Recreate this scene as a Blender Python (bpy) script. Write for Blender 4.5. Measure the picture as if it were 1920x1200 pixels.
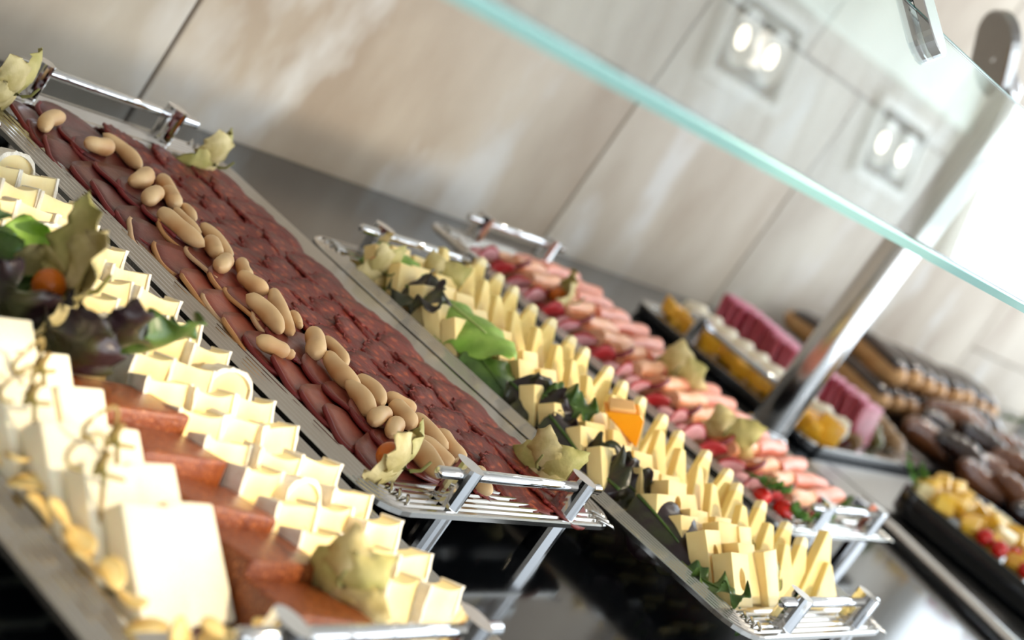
import bpy, bmesh, math, random
from mathutils import Vector, Matrix, Euler, noise

for o in list(bpy.data.objects):
    bpy.data.objects.remove(o, do_unlink=True)
scene = bpy.context.scene
C = scene.collection
PI = math.pi
CAM_Z = 1.2810            # camera height
RIM = 0.9346              # height of the serving trays' rims
TOP = 0.9000              # counter top

# ---------------------------------------------------------------- camera
cd = bpy.data.cameras.new('camera')
cam = bpy.data.objects.new('camera', cd)
C.objects.link(cam)
cd.sensor_width = 36.0
cd.lens = 3303.1 / 1920 * 36
cd.clip_start = 0.05
right = Vector((0.49988284, -0.66192248, 0.55854792))
down = Vector((0.13390721, -0.57808282, -0.80491559))
fwd = Vector((0.85567868, 0.47715709, -0.20033749))
mw = Matrix((right, -down, -fwd)).transposed().to_4x4()
mw.translation = Vector((0, 0, CAM_Z))
cam.matrix_world = mw
cd.dof.use_dof = True
cd.dof.focus_distance = 1.20
cd.dof.aperture_fstop = 5.6
scene.camera = cam

# ---------------------------------------------------------------- view, world, light
vs = scene.view_settings
vs.view_transform = 'Standard'
vs.look = 'None'
vs.exposure = 0.08
vs.gamma = 1.0
vs.use_curve_mapping = False

world = bpy.data.worlds.new('sky')
scene.world = world
world.use_nodes = True
wn = world.node_tree.nodes
bg = wn['Background']
bg.inputs[0].default_value = (0.82, 0.92, 1.0, 1)
bg.inputs[1].default_value = 4.4


def portal(name, loc, rot, sx, sy):
    l = bpy.data.lights.new(name, 'AREA')
    l.shape = 'RECTANGLE'
    l.size, l.size_y = sx, sy
    l.cycles.is_portal = True
    o = bpy.data.objects.new(name, l)
    o.location, o.rotation_euler = loc, rot
    C.objects.link(o)


portal('window_daylight_end', (4.72, -1.15, 1.30), (0, math.radians(90), 0), 2.5, 4.3)
portal('window_daylight_front', (1.2, -3.22, 1.30), (math.radians(90), 0, 0), 6.6, 2.5)


def spot(name, loc, target, power, color, angle, blend, size):
    l = bpy.data.lights.new(name, 'SPOT')
    l.energy, l.color, l.spot_size, l.spot_blend, l.shadow_soft_size = power, color, math.radians(angle), blend, size
    o = bpy.data.objects.new(name, l)
    o.location = loc
    o.rotation_euler = (Vector(target) - Vector(loc)).to_track_quat('-Z', 'Y').to_euler()
    C.objects.link(o)
    return o


spot('unseen_warm_spot', (1.32, -0.75, 2.55), (0.680, 0.44, 0.94), 185, (1.0, 0.84, 0.60), 11, 0.5, 0.03)
spot('unseen_warm_spot', (1.62, -1.62, 2.55), (0.710, 0.70, 0.94), 300, (1.0, 0.84, 0.60), 7.5, 0.5, 0.03)  # second spot added to carry the warm light to the brie tray's rear
spot('unseen_warm_spot', (2.2, -1.5, 2.55), (1.50, 0.62, 0.94), 190, (1.0, 0.86, 0.64), 24, 0.8, 0.05)  # added warm fill for the cheese tray, no known lamp there
spot('ceiling_lamp_light', (3.36, 0.74, 2.60), (2.4, 0.75, 0.9), 28, (1.0, 0.90, 0.78), 70, 0.8, 0.04)
spot('ceiling_lamp_light', (4.32, 0.74, 2.60), (3.4, 0.85, 0.9), 28, (1.0, 0.90, 0.78), 70, 0.8, 0.04)


# ---------------------------------------------------------------- materials
def lin(c):
    return tuple(((v / 255) / 12.92 if v / 255 <= 0.04045 else ((v / 255 + 0.055) / 1.055) ** 2.4) for v in c) + (1.0,)


MATS = {}


def mat(name, col, rough=0.5, metal=0.0, col2=None, scale=40, detail=3, lo=0.35, hi=0.65, bump=0.0, bscale=None,
        sss=0.0, coat=0.0, spec=None, stretch=None, trans=0.0, ior=None, col3=None, scale3=15, vary=0.0):
    if name in MATS:
        return MATS[name]
    m = bpy.data.materials.new(name)
    m.use_nodes = True
    nt = m.node_tree
    b = nt.nodes['Principled BSDF']
    b.inputs['Base Color'].default_value = lin(col)
    b.inputs['Roughness'].default_value = rough
    b.inputs['Metallic'].default_value = metal
    if spec is not None:
        b.inputs['Specular IOR Level'].default_value = spec
    if sss:
        b.inputs['Subsurface Weight'].default_value = sss
        b.inputs['Subsurface Radius'].default_value = (0.01, 0.006, 0.003)
        b.inputs['Subsurface Scale'].default_value = 1.0
    if coat:
        b.inputs['Coat Weight'].default_value = coat
        b.inputs['Coat Roughness'].default_value = 0.12
    if trans:
        b.inputs['Transmission Weight'].default_value = trans
    if ior:
        b.inputs['IOR'].default_value = ior
    if col2 is not None or bump:
        tc = nt.nodes.new('ShaderNodeTexCoord')
        mp = nt.nodes.new('ShaderNodeMapping')
        nt.links.new(tc.outputs['Object'], mp.inputs[0])
        if stretch:
            mp.inputs['Scale'].default_value = stretch
        if vary:
            oi = nt.nodes.new('ShaderNodeObjectInfo')
            ml = nt.nodes.new('ShaderNodeVectorMath')
            ml.operation = 'SCALE'
            ml.inputs[0].default_value = (vary, vary * 0.7, vary * 1.3)
            nt.links.new(oi.outputs['Random'], ml.inputs['Scale'])
            nt.links.new(ml.outputs[0], mp.inputs['Location'])
    if col2 is not None:
        n = nt.nodes.new('ShaderNodeTexNoise')
        n.inputs['Scale'].default_value = scale
        n.inputs['Detail'].default_value = detail
        nt.links.new(mp.outputs[0], n.inputs['Vector'])
        r = nt.nodes.new('ShaderNodeValToRGB')
        r.color_ramp.elements[0].position, r.color_ramp.elements[1].position = lo, hi
        r.color_ramp.elements[0].color, r.color_ramp.elements[1].color = lin(col), lin(col2)
        nt.links.new(n.outputs['Fac'], r.inputs[0])
        out = r.outputs[0]
        if col3 is not None:
            n3 = nt.nodes.new('ShaderNodeTexNoise')
            n3.inputs['Scale'].default_value = scale3
            n3.inputs['Detail'].default_value = 4
            nt.links.new(mp.outputs[0], n3.inputs['Vector'])
            r3 = nt.nodes.new('ShaderNodeValToRGB')
            r3.color_ramp.elements[0].position, r3.color_ramp.elements[1].position = 0.56, 0.70
            nt.links.new(n3.outputs['Fac'], r3.inputs[0])
            mx = nt.nodes.new('ShaderNodeMix')
            mx.data_type = 'RGBA'
            nt.links.new(r3.outputs[0], mx.inputs['Factor'])
            nt.links.new(out, mx.inputs['A'])
            mx.inputs['B'].default_value = lin(col3)
            out = mx.outputs['Result']
        nt.links.new(out, b.inputs['Base Color'])
    if bump:
        n2 = nt.nodes.new('ShaderNodeTexNoise')
        n2.inputs['Scale'].default_value = bscale or scale
        n2.inputs['Detail'].default_value = 4
        nt.links.new(mp.outputs[0], n2.inputs['Vector'])
        bp = nt.nodes.new('ShaderNodeBump')
        bp.inputs['Strength'].default_value = bump
        bp.inputs['Distance'].default_value = 0.002
        nt.links.new(n2.outputs['Fac'], bp.inputs['Height'])
        nt.links.new(bp.outputs[0], b.inputs['Normal'])
    MATS[name] = m
    return m


STONE = [mat('stone_tile_%d' % i, c, 0.58, col2=c2, scale=5.0, detail=8, lo=0.34, hi=0.66, bump=0.35, bscale=40, stretch=(1, 1, 0.6),
             col3=(200, 194, 186), scale3=7.0, vary=37.0)
         for i, (c, c2) in enumerate([((158, 139, 118), (190, 176, 157)), ((164, 147, 127), (193, 181, 164)), ((162, 148, 131), (193, 184, 169))])]
GROUT = mat('grout', (92, 80, 68), 0.9)
BLACKGLASS = mat('black_glass', (9, 11, 14), 0.12, spec=0.42)
BLACKSIDE = mat('black_laminate', (10, 10, 11), 0.35)
STEEL = mat('brushed_steel', (150, 148, 146), 0.28, 1.0, col2=(172, 170, 168), scale=60, stretch=(30, 1, 1))
TRAYST = mat('tray_steel', (196, 192, 186), 0.16, 1.0)
CHROME = mat('chrome', (222, 222, 224), 0.06, 1.0)
POLISHED = mat('polished_steel', (205, 203, 201), 0.13, 1.0)
CEIL = mat('ceiling_board', (206, 198, 192), 0.6, col2=(222, 216, 211), scale=5, stretch=(6, 0.4, 1))
WHITE = mat('white_paint', (240, 240, 238), 0.5)
REFLBOARD = mat('reflected_strip_tint', (236, 246, 236), 0.35)  # bright tint chosen for the strip reflected in the glass guard
PLASTER = mat('plaster', (206, 198, 186), 0.8)
FLOORM = mat('floor_stone', (110, 98, 86), 0.4, col2=(128, 116, 102), scale=3)
BLACKPL = mat('black_ceramic', (9, 10, 13), 0.12)
LAMPDARK = mat('lamp_recess', (22, 20, 16), 0.6)


def glassmat():
    m = bpy.data.materials.new('green_edge_glass')
    m.use_nodes = True
    nt = m.node_tree
    b = nt.nodes['Principled BSDF']
    b.inputs['Base Color'].default_value = (1, 1, 1, 1)
    b.inputs['Roughness'].default_value = 0.0
    b.inputs['Transmission Weight'].default_value = 1.0
    b.inputs['IOR'].default_value = 1.52
    v = nt.nodes.new('ShaderNodeVolumeAbsorption')
    v.inputs['Color'].default_value = (0.50, 0.70, 0.66, 1)
    v.inputs['Density'].default_value = 26.0
    nt.links.new(v.outputs[0], nt.nodes['Material Output'].inputs['Volume'])
    return m


GLASS = glassmat()
GLASSEDGE = mat('ground_glass_edge', (196, 244, 234), 0.20, trans=0.35, ior=1.5)
GLASSTOP = mat('dark_glass_edge', (52, 120, 108), 0.15, trans=0.3, ior=1.5)
LAMPGLOW = bpy.data.materials.new('lamp_glow')
LAMPGLOW.use_nodes = True
_b = LAMPGLOW.node_tree.nodes['Principled BSDF']
_b.inputs['Emission Color'].default_value = (1.0, 0.88, 0.7, 1)
_b.inputs['Emission Strength'].default_value = 9.0

PASTE = mat('brie_paste', (252, 226, 160), 0.42, col2=(253, 233, 178), scale=60, sss=0.15, bump=0.15, bscale=120)
RIND = mat('brie_rind', (246, 240, 228), 0.75, col2=(236, 226, 208), scale=160, bump=0.6, bscale=260)
FRESH = mat('fresh_cheese', (252, 244, 222), 0.45, col2=(250, 238, 208), scale=35, sss=0.15, bump=0.1, bscale=90)
QUINCE = mat('quince_paste', (112, 50, 16), 0.26, col2=(130, 66, 28), scale=90, sss=0.1, bump=0.5, bscale=500, col3=(190, 112, 60), scale3=600)
BAMBOO = mat('bamboo', (168, 132, 70), 0.5, col2=(140, 126, 66), scale=60)
ALMOND = mat('almond_flake', (244, 218, 150), 0.5, col2=(228, 186, 104), scale=90)
PICO = mat('breadstick_crust', (234, 198, 148), 0.5, col2=(200, 140, 84), scale=28, detail=2, lo=0.42, hi=0.70, bump=0.12, bscale=140)
HAMS = [mat('cured_meat_%d' % i, c, 0.34, col2=c2, scale=42, detail=4, lo=0.38, hi=0.66, bump=0.25, bscale=130, sss=0.05)
        for i, (c, c2) in enumerate([((92, 36, 35), (116, 56, 50)), ((114, 44, 38), (140, 68, 56)), ((134, 54, 42), (162, 84, 64))])]
HAMEDGE = [mat('cured_edge_%d' % i, c, 0.45) for i, c in enumerate([(120, 30, 30), (196, 140, 86), (216, 176, 134)])]
CHORIZO = mat('chorizo', (92, 22, 17), 0.5, col2=(120, 36, 26), scale=70, detail=5, bump=0.5, bscale=190, col3=(176, 82, 46), scale3=150)
CHORRIM = mat('chorizo_edge', (128, 30, 18), 0.5, bump=0.6, bscale=300)
HUSK = mat('physalis_husk', (222, 204, 150), 0.6, col2=(186, 166, 100), scale=55, detail=5, bump=0.5, bscale=150, sss=0.0)
HUSKG = mat('physalis_husk_green', (170, 162, 88), 0.6, col2=(206, 190, 122), scale=55, detail=5, bump=0.5, bscale=150)
BERRY = mat('physalis_berry', (206, 104, 14), 0.3)
STEMM = mat('dry_stem', (124, 120, 62), 0.7)
GREEN = mat('lettuce_green', (116, 160, 48), 0.42, col2=(150, 188, 80), scale=50, detail=4, bump=0.5, bscale=110)
DKGREEN = mat('lettuce_dark', (54, 84, 30), 0.36, col2=(84, 112, 46), scale=50, detail=4, bump=0.5, bscale=110)
PURPLE = mat('lettuce_purple', (42, 26, 30), 0.32, col2=(58, 62, 32), scale=36, detail=4, lo=0.45, hi=0.68, bump=0.5, bscale=110)
RIB = mat('leaf_rib', (176, 192, 118), 0.45)
CUBE = mat('semi_hard_cheese', (250, 224, 158), 0.42, col2=(248, 216, 144), scale=40, sss=0.12, bump=0.08, bscale=90)
WEDGE = mat('sheep_cheese', (250, 220, 136), 0.42, col2=(250, 226, 154), scale=40, sss=0.12, bump=0.1, bscale=90)
WEDGETIP = mat('sheep_cheese_tip', (250, 234, 186), 0.5)
MANGO = mat('orange_wedge', (246, 160, 16), 0.35, sss=0.1)
MANGOFLESH = mat('orange_flesh', (246, 190, 120), 0.4)
PICKLE = mat('pickle', (136, 132, 52), 0.25, col2=(168, 160, 84), scale=60)
PINKHAM = mat('cooked_ham', (220, 132, 108), 0.38, col2=(228, 148, 124), scale=50, bump=0.25, bscale=150, sss=0.1)
PEACHHAM = mat('turkey_slice', (236, 170, 130), 0.38, col2=(238, 182, 146), scale=50, bump=0.2, bscale=150, sss=0.1)
SALAMI = mat('red_salami', (168, 32, 38), 0.36, col2=(186, 54, 54), scale=80, bump=0.3, bscale=200)
SALAMIPINK = mat('salami_fold', (226, 160, 168), 0.36, col2=(236, 186, 190), scale=80)
CARROT = mat('sausage_slice', (206, 98, 46), 0.35, col2=(216, 120, 66), scale=70)
TOMATO = mat('cherry_tomato', (206, 34, 24), 0.16)
PARSLEY = mat('parsley', (60, 108, 34), 0.45, col2=(96, 140, 54), scale=90)
YELLOW = mat('yellow_fruit', (238, 166, 20), 0.22, col2=(246, 190, 60), scale=60, sss=0.1)
PALM = mat('pale_fruit', (244, 238, 222), 0.3, col2=(232, 220, 192), scale=40, sss=0.1)
TUNA = mat('rose_meat', (150, 40, 52), 0.3, col2=(176, 70, 84), scale=40, bump=0.2, bscale=120)
TUNATOP = mat('rose_meat_cut', (206, 116, 140), 0.32, col2=(192, 94, 118), scale=40)
MUSH = mat('mushroom', (132, 98, 62), 0.4, col2=(160, 128, 84), scale=50)
OLIVE = mat('olive_green', (92, 92, 44), 0.2, col2=(112, 110, 60), scale=60)
DOUGH = mat('choux_pastry', (196, 140, 84), 0.45, col2=(214, 166, 112), scale=30, bump=0.3, bscale=80)
CHOC = mat('chocolate_glaze', (36, 18, 13), 0.08, col2=(54, 30, 22), scale=30, coat=0.6)
GLAZED = mat('glazed_pastry', (92, 50, 28), 0.14, col2=(128, 76, 42), scale=26, coat=0.7)
MELON = mat('melon_cube', (240, 186, 44), 0.28, col2=(248, 204, 90), scale=60, sss=0.15)
APPLE = mat('pale_melon_cube', (244, 226, 170), 0.3, sss=0.15)


# ---------------------------------------------------------------- helpers
def mesh_from(bm, name, smooth=False):
    me = bpy.data.meshes.new(name)
    bmesh.ops.recalc_face_normals(bm, faces=bm.faces)
    bm.to_mesh(me)
    bm.free()
    if smooth:
        for p in me.polygons:
            p.use_smooth = True
    return me


def pyd(name, verts, faces, smooth=False):
    me = bpy.data.meshes.new(name)
    me.from_pydata(verts, [], faces)
    bm = bmesh.new()
    bm.from_mesh(me)
    bmesh.ops.recalc_face_normals(bm, faces=bm.faces)
    bm.to_mesh(me)
    bm.free()
    if smooth:
        for p in me.polygons:
            p.use_smooth = True
    return me


def obj(name, me, m, parent=None, loc=None, rot=None, scl=None):
    """an object with its own material slot, so that meshes can be shared"""
    o = bpy.data.objects.new(name, me)
    C.objects.link(o)
    if len(me.materials) == 0:
        me.materials.append(m)
    if me.materials[0] is not m:
        o.material_slots[0].link = 'OBJECT'
        o.material_slots[0].material = m
    if parent:
        o.parent = parent
    if loc:
        o.location = loc
    if rot:
        o.rotation_euler = rot
    if scl:
        o.scale = scl
    return o


def tag(o, label, cat, group=None):
    o['label'], o['category'] = label, cat
    if group:
        o['group'] = group
    return o


def thing(name, label, cat, loc=(0, 0, 0), rot=(0, 0, 0), group=None):
    o = bpy.data.objects.new(name, None)
    o.empty_display_size = 0.02
    C.objects.link(o)
    o.location, o.rotation_euler = loc, rot
    return tag(o, label, cat, group)


def structure(o):
    o['kind'] = 'structure'
    return o


ORD = ['first', 'second', 'third', 'fourth', 'fifth', 'sixth', 'seventh', 'eighth', 'ninth', 'tenth', 'eleventh', 'twelfth', 'thirteenth',
       'fourteenth', 'fifteenth', 'sixteenth', 'seventeenth', 'eighteenth', 'nineteenth', 'twentieth', 'twenty-first', 'twenty-second',
       'twenty-third', 'twenty-fourth', 'twenty-fifth', 'twenty-sixth', 'twenty-seventh', 'twenty-eighth', 'twenty-ninth', 'thirtieth']
ORD += [t + '-' + o for t in ('thirty', 'forty', 'fifty') for o in ORD[:9]]


def box_me(name, sx, sy, sz, bev=0.0, seg=2, origin='base', jitter=0.0, rnd=None):
    bm = bmesh.new()
    bmesh.ops.create_cube(bm, size=1.0)
    for v in bm.verts:
        v.co = Vector((v.co.x * sx, v.co.y * sy, v.co.z * sz + (sz / 2 if origin == 'base' else 0)))
        if jitter:
            v.co += Vector([rnd.uniform(-jitter, jitter) for _ in range(3)])
    if bev:
        bmesh.ops.bevel(bm, geom=list(bm.edges), offset=bev, segments=seg, affect='EDGES', profile=0.5)
    return mesh_from(bm, name, smooth=bev > 0 and seg > 2)


def cyl_me(name, r, h, seg=20, r2=None, cap_bevel=0.0):
    r2 = r if r2 is None else r2
    prof = [(0, 0), (r, 0), (r2, h), (0, h)]
    if cap_bevel:
        prof = [(0, 0), (r - cap_bevel, 0), (r, cap_bevel), (r2, h - cap_bevel), (r2 - cap_bevel, h), (0, h)]
    return lathe_me(name, prof, seg)


def lathe_me(name, prof, seg=20, smooth=False, sx=1.0, sy=1.0):
    vs_, fs = [], []
    for r, z in prof:
        for k in range(seg):
            a = 2 * PI * k / seg
            vs_.append((r * math.cos(a) * sx, r * math.sin(a) * sy, z))
    for i in range(len(prof) - 1):
        for k in range(seg):
            a, b = i * seg + k, i * seg + (k + 1) % seg
            fs.append((a, b, b + seg, a + seg))
    me = pyd(name, vs_, fs)
    bm = bmesh.new()
    bm.from_mesh(me)
    bmesh.ops.remove_doubles(bm, verts=bm.verts, dist=1e-6)
    bmesh.ops.recalc_face_normals(bm, faces=bm.faces)
    bm.to_mesh(me)
    bm.free()
    if smooth:
        for p in me.polygons:
            p.use_smooth = True
    return me


def tube_me(name, pts, radii, seg=10, smooth=True, caps=True):
    vs_, fs = [], []
    n = len(pts)
    pts = [Vector(p) for p in pts]
    if not hasattr(radii, '__len__'):
        radii = [radii] * n
    up = Vector((0, 0, 1))
    for i, p in enumerate(pts):
        t = (pts[min(i + 1, n - 1)] - pts[max(i - 1, 0)]).normalized()
        ref = up if abs(t.z) < 0.9 else Vector((1, 0, 0))
        a = t.cross(ref).normalized()
        b = t.cross(a).normalized()
        for k in range(seg):
            th = 2 * PI * k / seg
            vs_.append(tuple(p + (a * math.cos(th) + b * math.sin(th)) * radii[i]))
    for i in range(n - 1):
        for k in range(seg):
            a_, b_ = i * seg + k, i * seg + (k + 1) % seg
            fs.append((a_, b_, b_ + seg, a_ + seg))
    if caps:
        fs.append(tuple(range(seg - 1, -1, -1)))
        fs.append(tuple((n - 1) * seg + k for k in range(seg)))
    return pyd(name, vs_, fs, smooth)


def rrect(w, d, r, seg=6):
    """rounded rectangle outline, centred"""
    r = max(r, 0.0005)
    out = []
    for cx, cy, a0 in ((w / 2 - r, d / 2 - r, 0), (-w / 2 + r, d / 2 - r, 90), (-w / 2 + r, -d / 2 + r, 180), (w / 2 - r, -d / 2 + r, 270)):
        for k in range(seg + 1):
            a = math.radians(a0 + 90 * k / seg)
            out.append((cx + r * math.cos(a), cy + r * math.sin(a)))
    return out


def pan_me(name, w, d, r, prof, smooth=False):
    """prof: list of (inset, z); the last ring is closed by a face; an underside follows 1.5 mm below"""
    vs_, fs = [], []
    rings = list(prof)
    for ins, z in rings:
        for x, y in rrect(w - 2 * ins, d - 2 * ins, max(r - ins, 0.004)):
            vs_.append((x, y, z))
    n = len(vs_) // len(rings)
    for i in range(len(rings) - 1):
        for k in range(n):
            a, b = i * n + k, i * n + (k + 1) % n
            fs.append((a, b, b + n, a + n))
    fs.append(tuple((len(rings) - 1) * n + k for k in range(n)))
    fs.append(tuple(n - 1 - k for k in range(n)))
    me = pyd(name, vs_, fs, smooth)
    return me


def leaf_me(name, L, Wd, seed, ruffle=0.0, curl=0.0, cup=0.0, lobes=0, nu=14, nv=9, tip=0.7, thick=0.0006, twist=0.0, power=0.7):
    """a leaf growing along +x from the origin, with its own thickness"""
    rnd = random.Random(seed)
    ph = [rnd.uniform(0, 6.28) for _ in range(4)]
    top = []
    for i in range(nu + 1):
        u = i / nu
        wid = Wd / 2 * (math.sin(PI * min(1, u ** tip * 0.97 + 0.02)) ** power + 0.03)
        if lobes:
            wid *= 1 - 0.24 * (0.5 + 0.5 * math.sin(u * lobes * 2 * PI + ph[3])) - 0.10 * abs(math.sin(u * 29 + ph[2]))
        row = []
        for j in range(nv + 1):
            v = 2 * j / nv - 1
            x = L * u
            y = wid * v
            z = cup * wid * v * v + ruffle * abs(v) ** 2 * (math.sin(u * 17 + ph[0] + (2 if v > 0 else 0)) + 0.6 * math.sin(u * 31 + ph[1]))
            # curl along the length
            if curl:
                a = curl * u
                x2 = L * math.sin(a) / curl if abs(curl) > 1e-4 else x
                z2 = L * (1 - math.cos(a)) / curl
                p = Vector((x2 - math.sin(a) * z, y, z2 + math.cos(a) * z))
            else:
                p = Vector((x, y, z))
            if twist:
                p = Matrix.Rotation(twist * u, 3, 'X') @ p
            row.append(p)
        top.append(row)
    vs_, fs = [], []
    for lay in (0, 1):
        for row in top:
            for p in row:
                vs_.append((p.x, p.y, p.z - lay * thick))
    w = nv + 1
    N = (nu + 1) * w
    for i in range(nu):
        for j in range(nv):
            a = i * w + j
            fs.append((a, a + 1, a + w + 1, a + w))
            fs.append((N + a, N + a + w, N + a + w + 1, N + a + 1))
    for i in range(nu):
        for j in (0, nv):
            a = i * w + j
            fs.append((a, a + w, N + a + w, N + a))
    for j in range(nv):
        for i in (0, nu):
            a = i * w + j
            fs.append((a, a + 1, N + a + 1, N + a))
    return pyd(name, vs_, fs, True)


def slice_me(name, r, seed, rough=0.12, thick=0.0018, fold=0.0, ax=1.0, ay=1.0, rag=0.0, seg=26, warp=0.003, edge=False, arc=None, sq=0.0):
    """an irregular thin slice (or only its edge band when edge is set)"""
    rnd = random.Random(seed)
    ph = [rnd.uniform(0, 6.28) for _ in range(5)]
    rings = 4

    def rad(a):
        k_ = 1.0 if not sq else 1 / (abs(math.cos(a)) ** sq + abs(math.sin(a)) ** sq) ** (1 / sq)
        return k_ * r * (1 + rough * (math.sin(2 * a + ph[0]) * 0.5 + math.sin(3 * a + ph[1]) * 0.4 + math.sin(5 * a + ph[2]) * 0.25)) * (
            1 + rag * math.sin(23 * a + ph[3]) * math.sin(9 * a + ph[4]))

    def pt(fr, a, dz):
        x, y = rad(a) * fr * math.cos(a) * ax, rad(a) * fr * math.sin(a) * ay
        z = warp * (fr ** 2) * math.sin(2 * a + ph[1]) + dz
        if fold:
            t = x / r * fold
            z += r * abs(math.sin(t)) * 0.9 if fold < 3 else 0
            x = x * math.cos(t * 0.8)
        return (x, y, z)
    vs_, fs = [], []
    if edge:
        rr = [(0.945, thick + 0.0004), (1.012, thick + 0.0004), (1.012, -0.0004), (0.945, -0.0004)]
        for fr, dz in rr:
            for k in range(seg):
                vs_.append(pt(fr, 2 * PI * k / seg, dz))
        if arc:                                       # the edge shows along one side only
            n = 16 if not rag else 60
            if rag:
                rr = [(0.982, thick + 0.0002), (1.006, thick + 0.0002), (1.006, -0.0002), (0.982, -0.0002)]
            vs_ = [pt(fr, math.radians(arc[0] + (arc[1] - arc[0]) * k / n), dz) for fr, dz in rr for k in range(n + 1)]
            for i in range(4):
                for k in range(n):
                    a, b = i * (n + 1) + k, ((i + 1) % 4) * (n + 1) + k
                    fs.append((a, a + 1, b + 1, b))
            fs += [tuple(i * (n + 1) for i in range(4)), tuple(i * (n + 1) + n for i in range(4))]
            return pyd(name, vs_, fs, True)
        for i in range(4):
            for k in range(seg):
                a, b = i * seg + k, i * seg + (k + 1) % seg
                c, d = ((i + 1) % 4) * seg + (k + 1) % seg, ((i + 1) % 4) * seg + k
                fs.append((a, b, c, d))
        return pyd(name, vs_, fs, True)
    for lay in (0, 1):
        dz = thick if lay == 0 else 0
        vs_.append(pt(0, 0, dz))
        for i in range(1, rings + 1):
            for k in range(seg):
                vs_.append(pt(i / rings, 2 * PI * k / seg, dz))
    N = 1 + rings * seg
    for lay in (0, 1):
        o = lay * N
        for k in range(seg):
            fs.append((o, o + 1 + k, o + 1 + (k + 1) % seg))
        for i in range(rings - 1):
            for k in range(seg):
                a, b = o + 1 + i * seg + k, o + 1 + i * seg + (k + 1) % seg
                fs.append((a, b, b + seg, a + seg))
    for k in range(seg):
        a, b = 1 + (rings - 1) * seg + k, 1 + (rings - 1) * seg + (k + 1) % seg
        fs.append((a, b, b + N, a + N))
    return pyd(name, vs_, fs, True)


# ================================================================ the room
wb = structure(bpy.data.objects.new('wall_back', None))
C.objects.link(wb)
wb['label'] = 'beige stone tiled wall behind the buffet counter'
YW = 1.185
obj('backing', box_me('backing', 8.2, 0.10, 2.75, origin='base'), GROUT, wb, (1.0, YW + 0.056, 0))
cols = [-3.0, -1.66, -0.35, 0.45, 1.26, 2.068, 2.648, 3.30, 3.962, 4.75]
k = 0
for i in range(len(cols) - 1):
    x0, x1 = cols[i], cols[i + 1]
    bands = [(0.0, 0.70), (0.703, 1.310), (1.3135, 1.97), (1.9735, 2.64)]
    if x0 > 3.9:
        bands = [(0.0, 0.70), (0.703, 1.0085), (1.0115, 1.310), (1.3135, 1.97), (1.9735, 2.64)]
    for j, (z0, z1) in enumerate(bands):
        sh = 0.325 if z0 > 1.2 else 0.0
        xa, xb = x0 + sh, min(x1 + sh, 4.75)
        if xb - xa < 0.1:
            continue
        obj('tile', box_me('tile', xb - xa - 0.0055, 0.012, z1 - z0, 0.0015, 1), STONE[(k * 7 + j) % 3], wb, ((xa + xb) / 2, YW + 0.006, z0))
        k += 1

fl = structure(obj('floor', box_me('floor', 8.2, 5.0, 0.06), FLOORM, None, (1.0, -1.0, -0.06)))
fl['label'] = 'brown stone floor of the dining room'
ce = structure(bpy.data.objects.new('ceiling', None))
C.objects.link(ce)
ce['label'] = 'pale boarded ceiling with twin downlights'
plank = box_me('plank', 0.196, 4.6, 0.02, 0.002, 1)
for i in range(39):
    obj('plank', plank, CEIL, ce, (-2.9 + i * 0.2, -1.0, 2.635))
obj('deck', box_me('deck', 8.2, 4.7, 0.03), PLASTER, ce, (1.0, -1.0, 2.66))
wl = structure(obj('wall_left', box_me('wall_left', 0.1, 4.7, 2.7), PLASTER, None, (-3.05, -1.0, 0)))
wl['label'] = 'plastered wall at the near end of the room'
wr = structure(bpy.data.objects.new('wall_right', None))
C.objects.link(wr)
wr['label'] = 'glazed end wall with tall windows'
obj('parapet', box_me('parapet', 0.1, 4.6, 0.06), PLASTER, wr, (4.8, -1.0, 0))
obj('lintel', box_me('lintel', 0.1, 4.6, 0.10), PLASTER, wr, (4.8, -1.0, 2.54))
for y in (1.15, 0.1, -1.05, -2.2, -3.25):
    obj('mullion', box_me('mullion', 0.07, 0.07, 2.5), WHITE, wr, (4.8, y, 0.06))
wf = structure(bpy.data.objects.new('wall_front', None))
C.objects.link(wf)
wf['label'] = 'long window wall across from the buffet'
obj('parapet', box_me('parapet', 7.8, 0.1, 0.06), PLASTER, wf, (0.9, -3.3, 0))
obj('lintel', box_me('lintel', 7.8, 0.1, 0.10), PLASTER, wf, (0.9, -3.3, 2.54))
for x in (-2.95, -2.2, -0.9, 0.4, 1.7, 3.0, 4.3):
    obj('mullion', box_me('mullion', 0.16, 0.1, 2.5), PLASTER, wf, (x, -3.3, 0.06))


tr = structure(obj('added_reflection_board', box_me('added_reflection_board', 6.4, 0.25, 0.03, 0.003, 1), REFLBOARD, None, (1.60, 1.01, 2.606)))  # unseen board added to give the guard its pale green reflection
tr['label'] = 'pale green board added along the ceiling for a bright strip in the glass'


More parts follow.
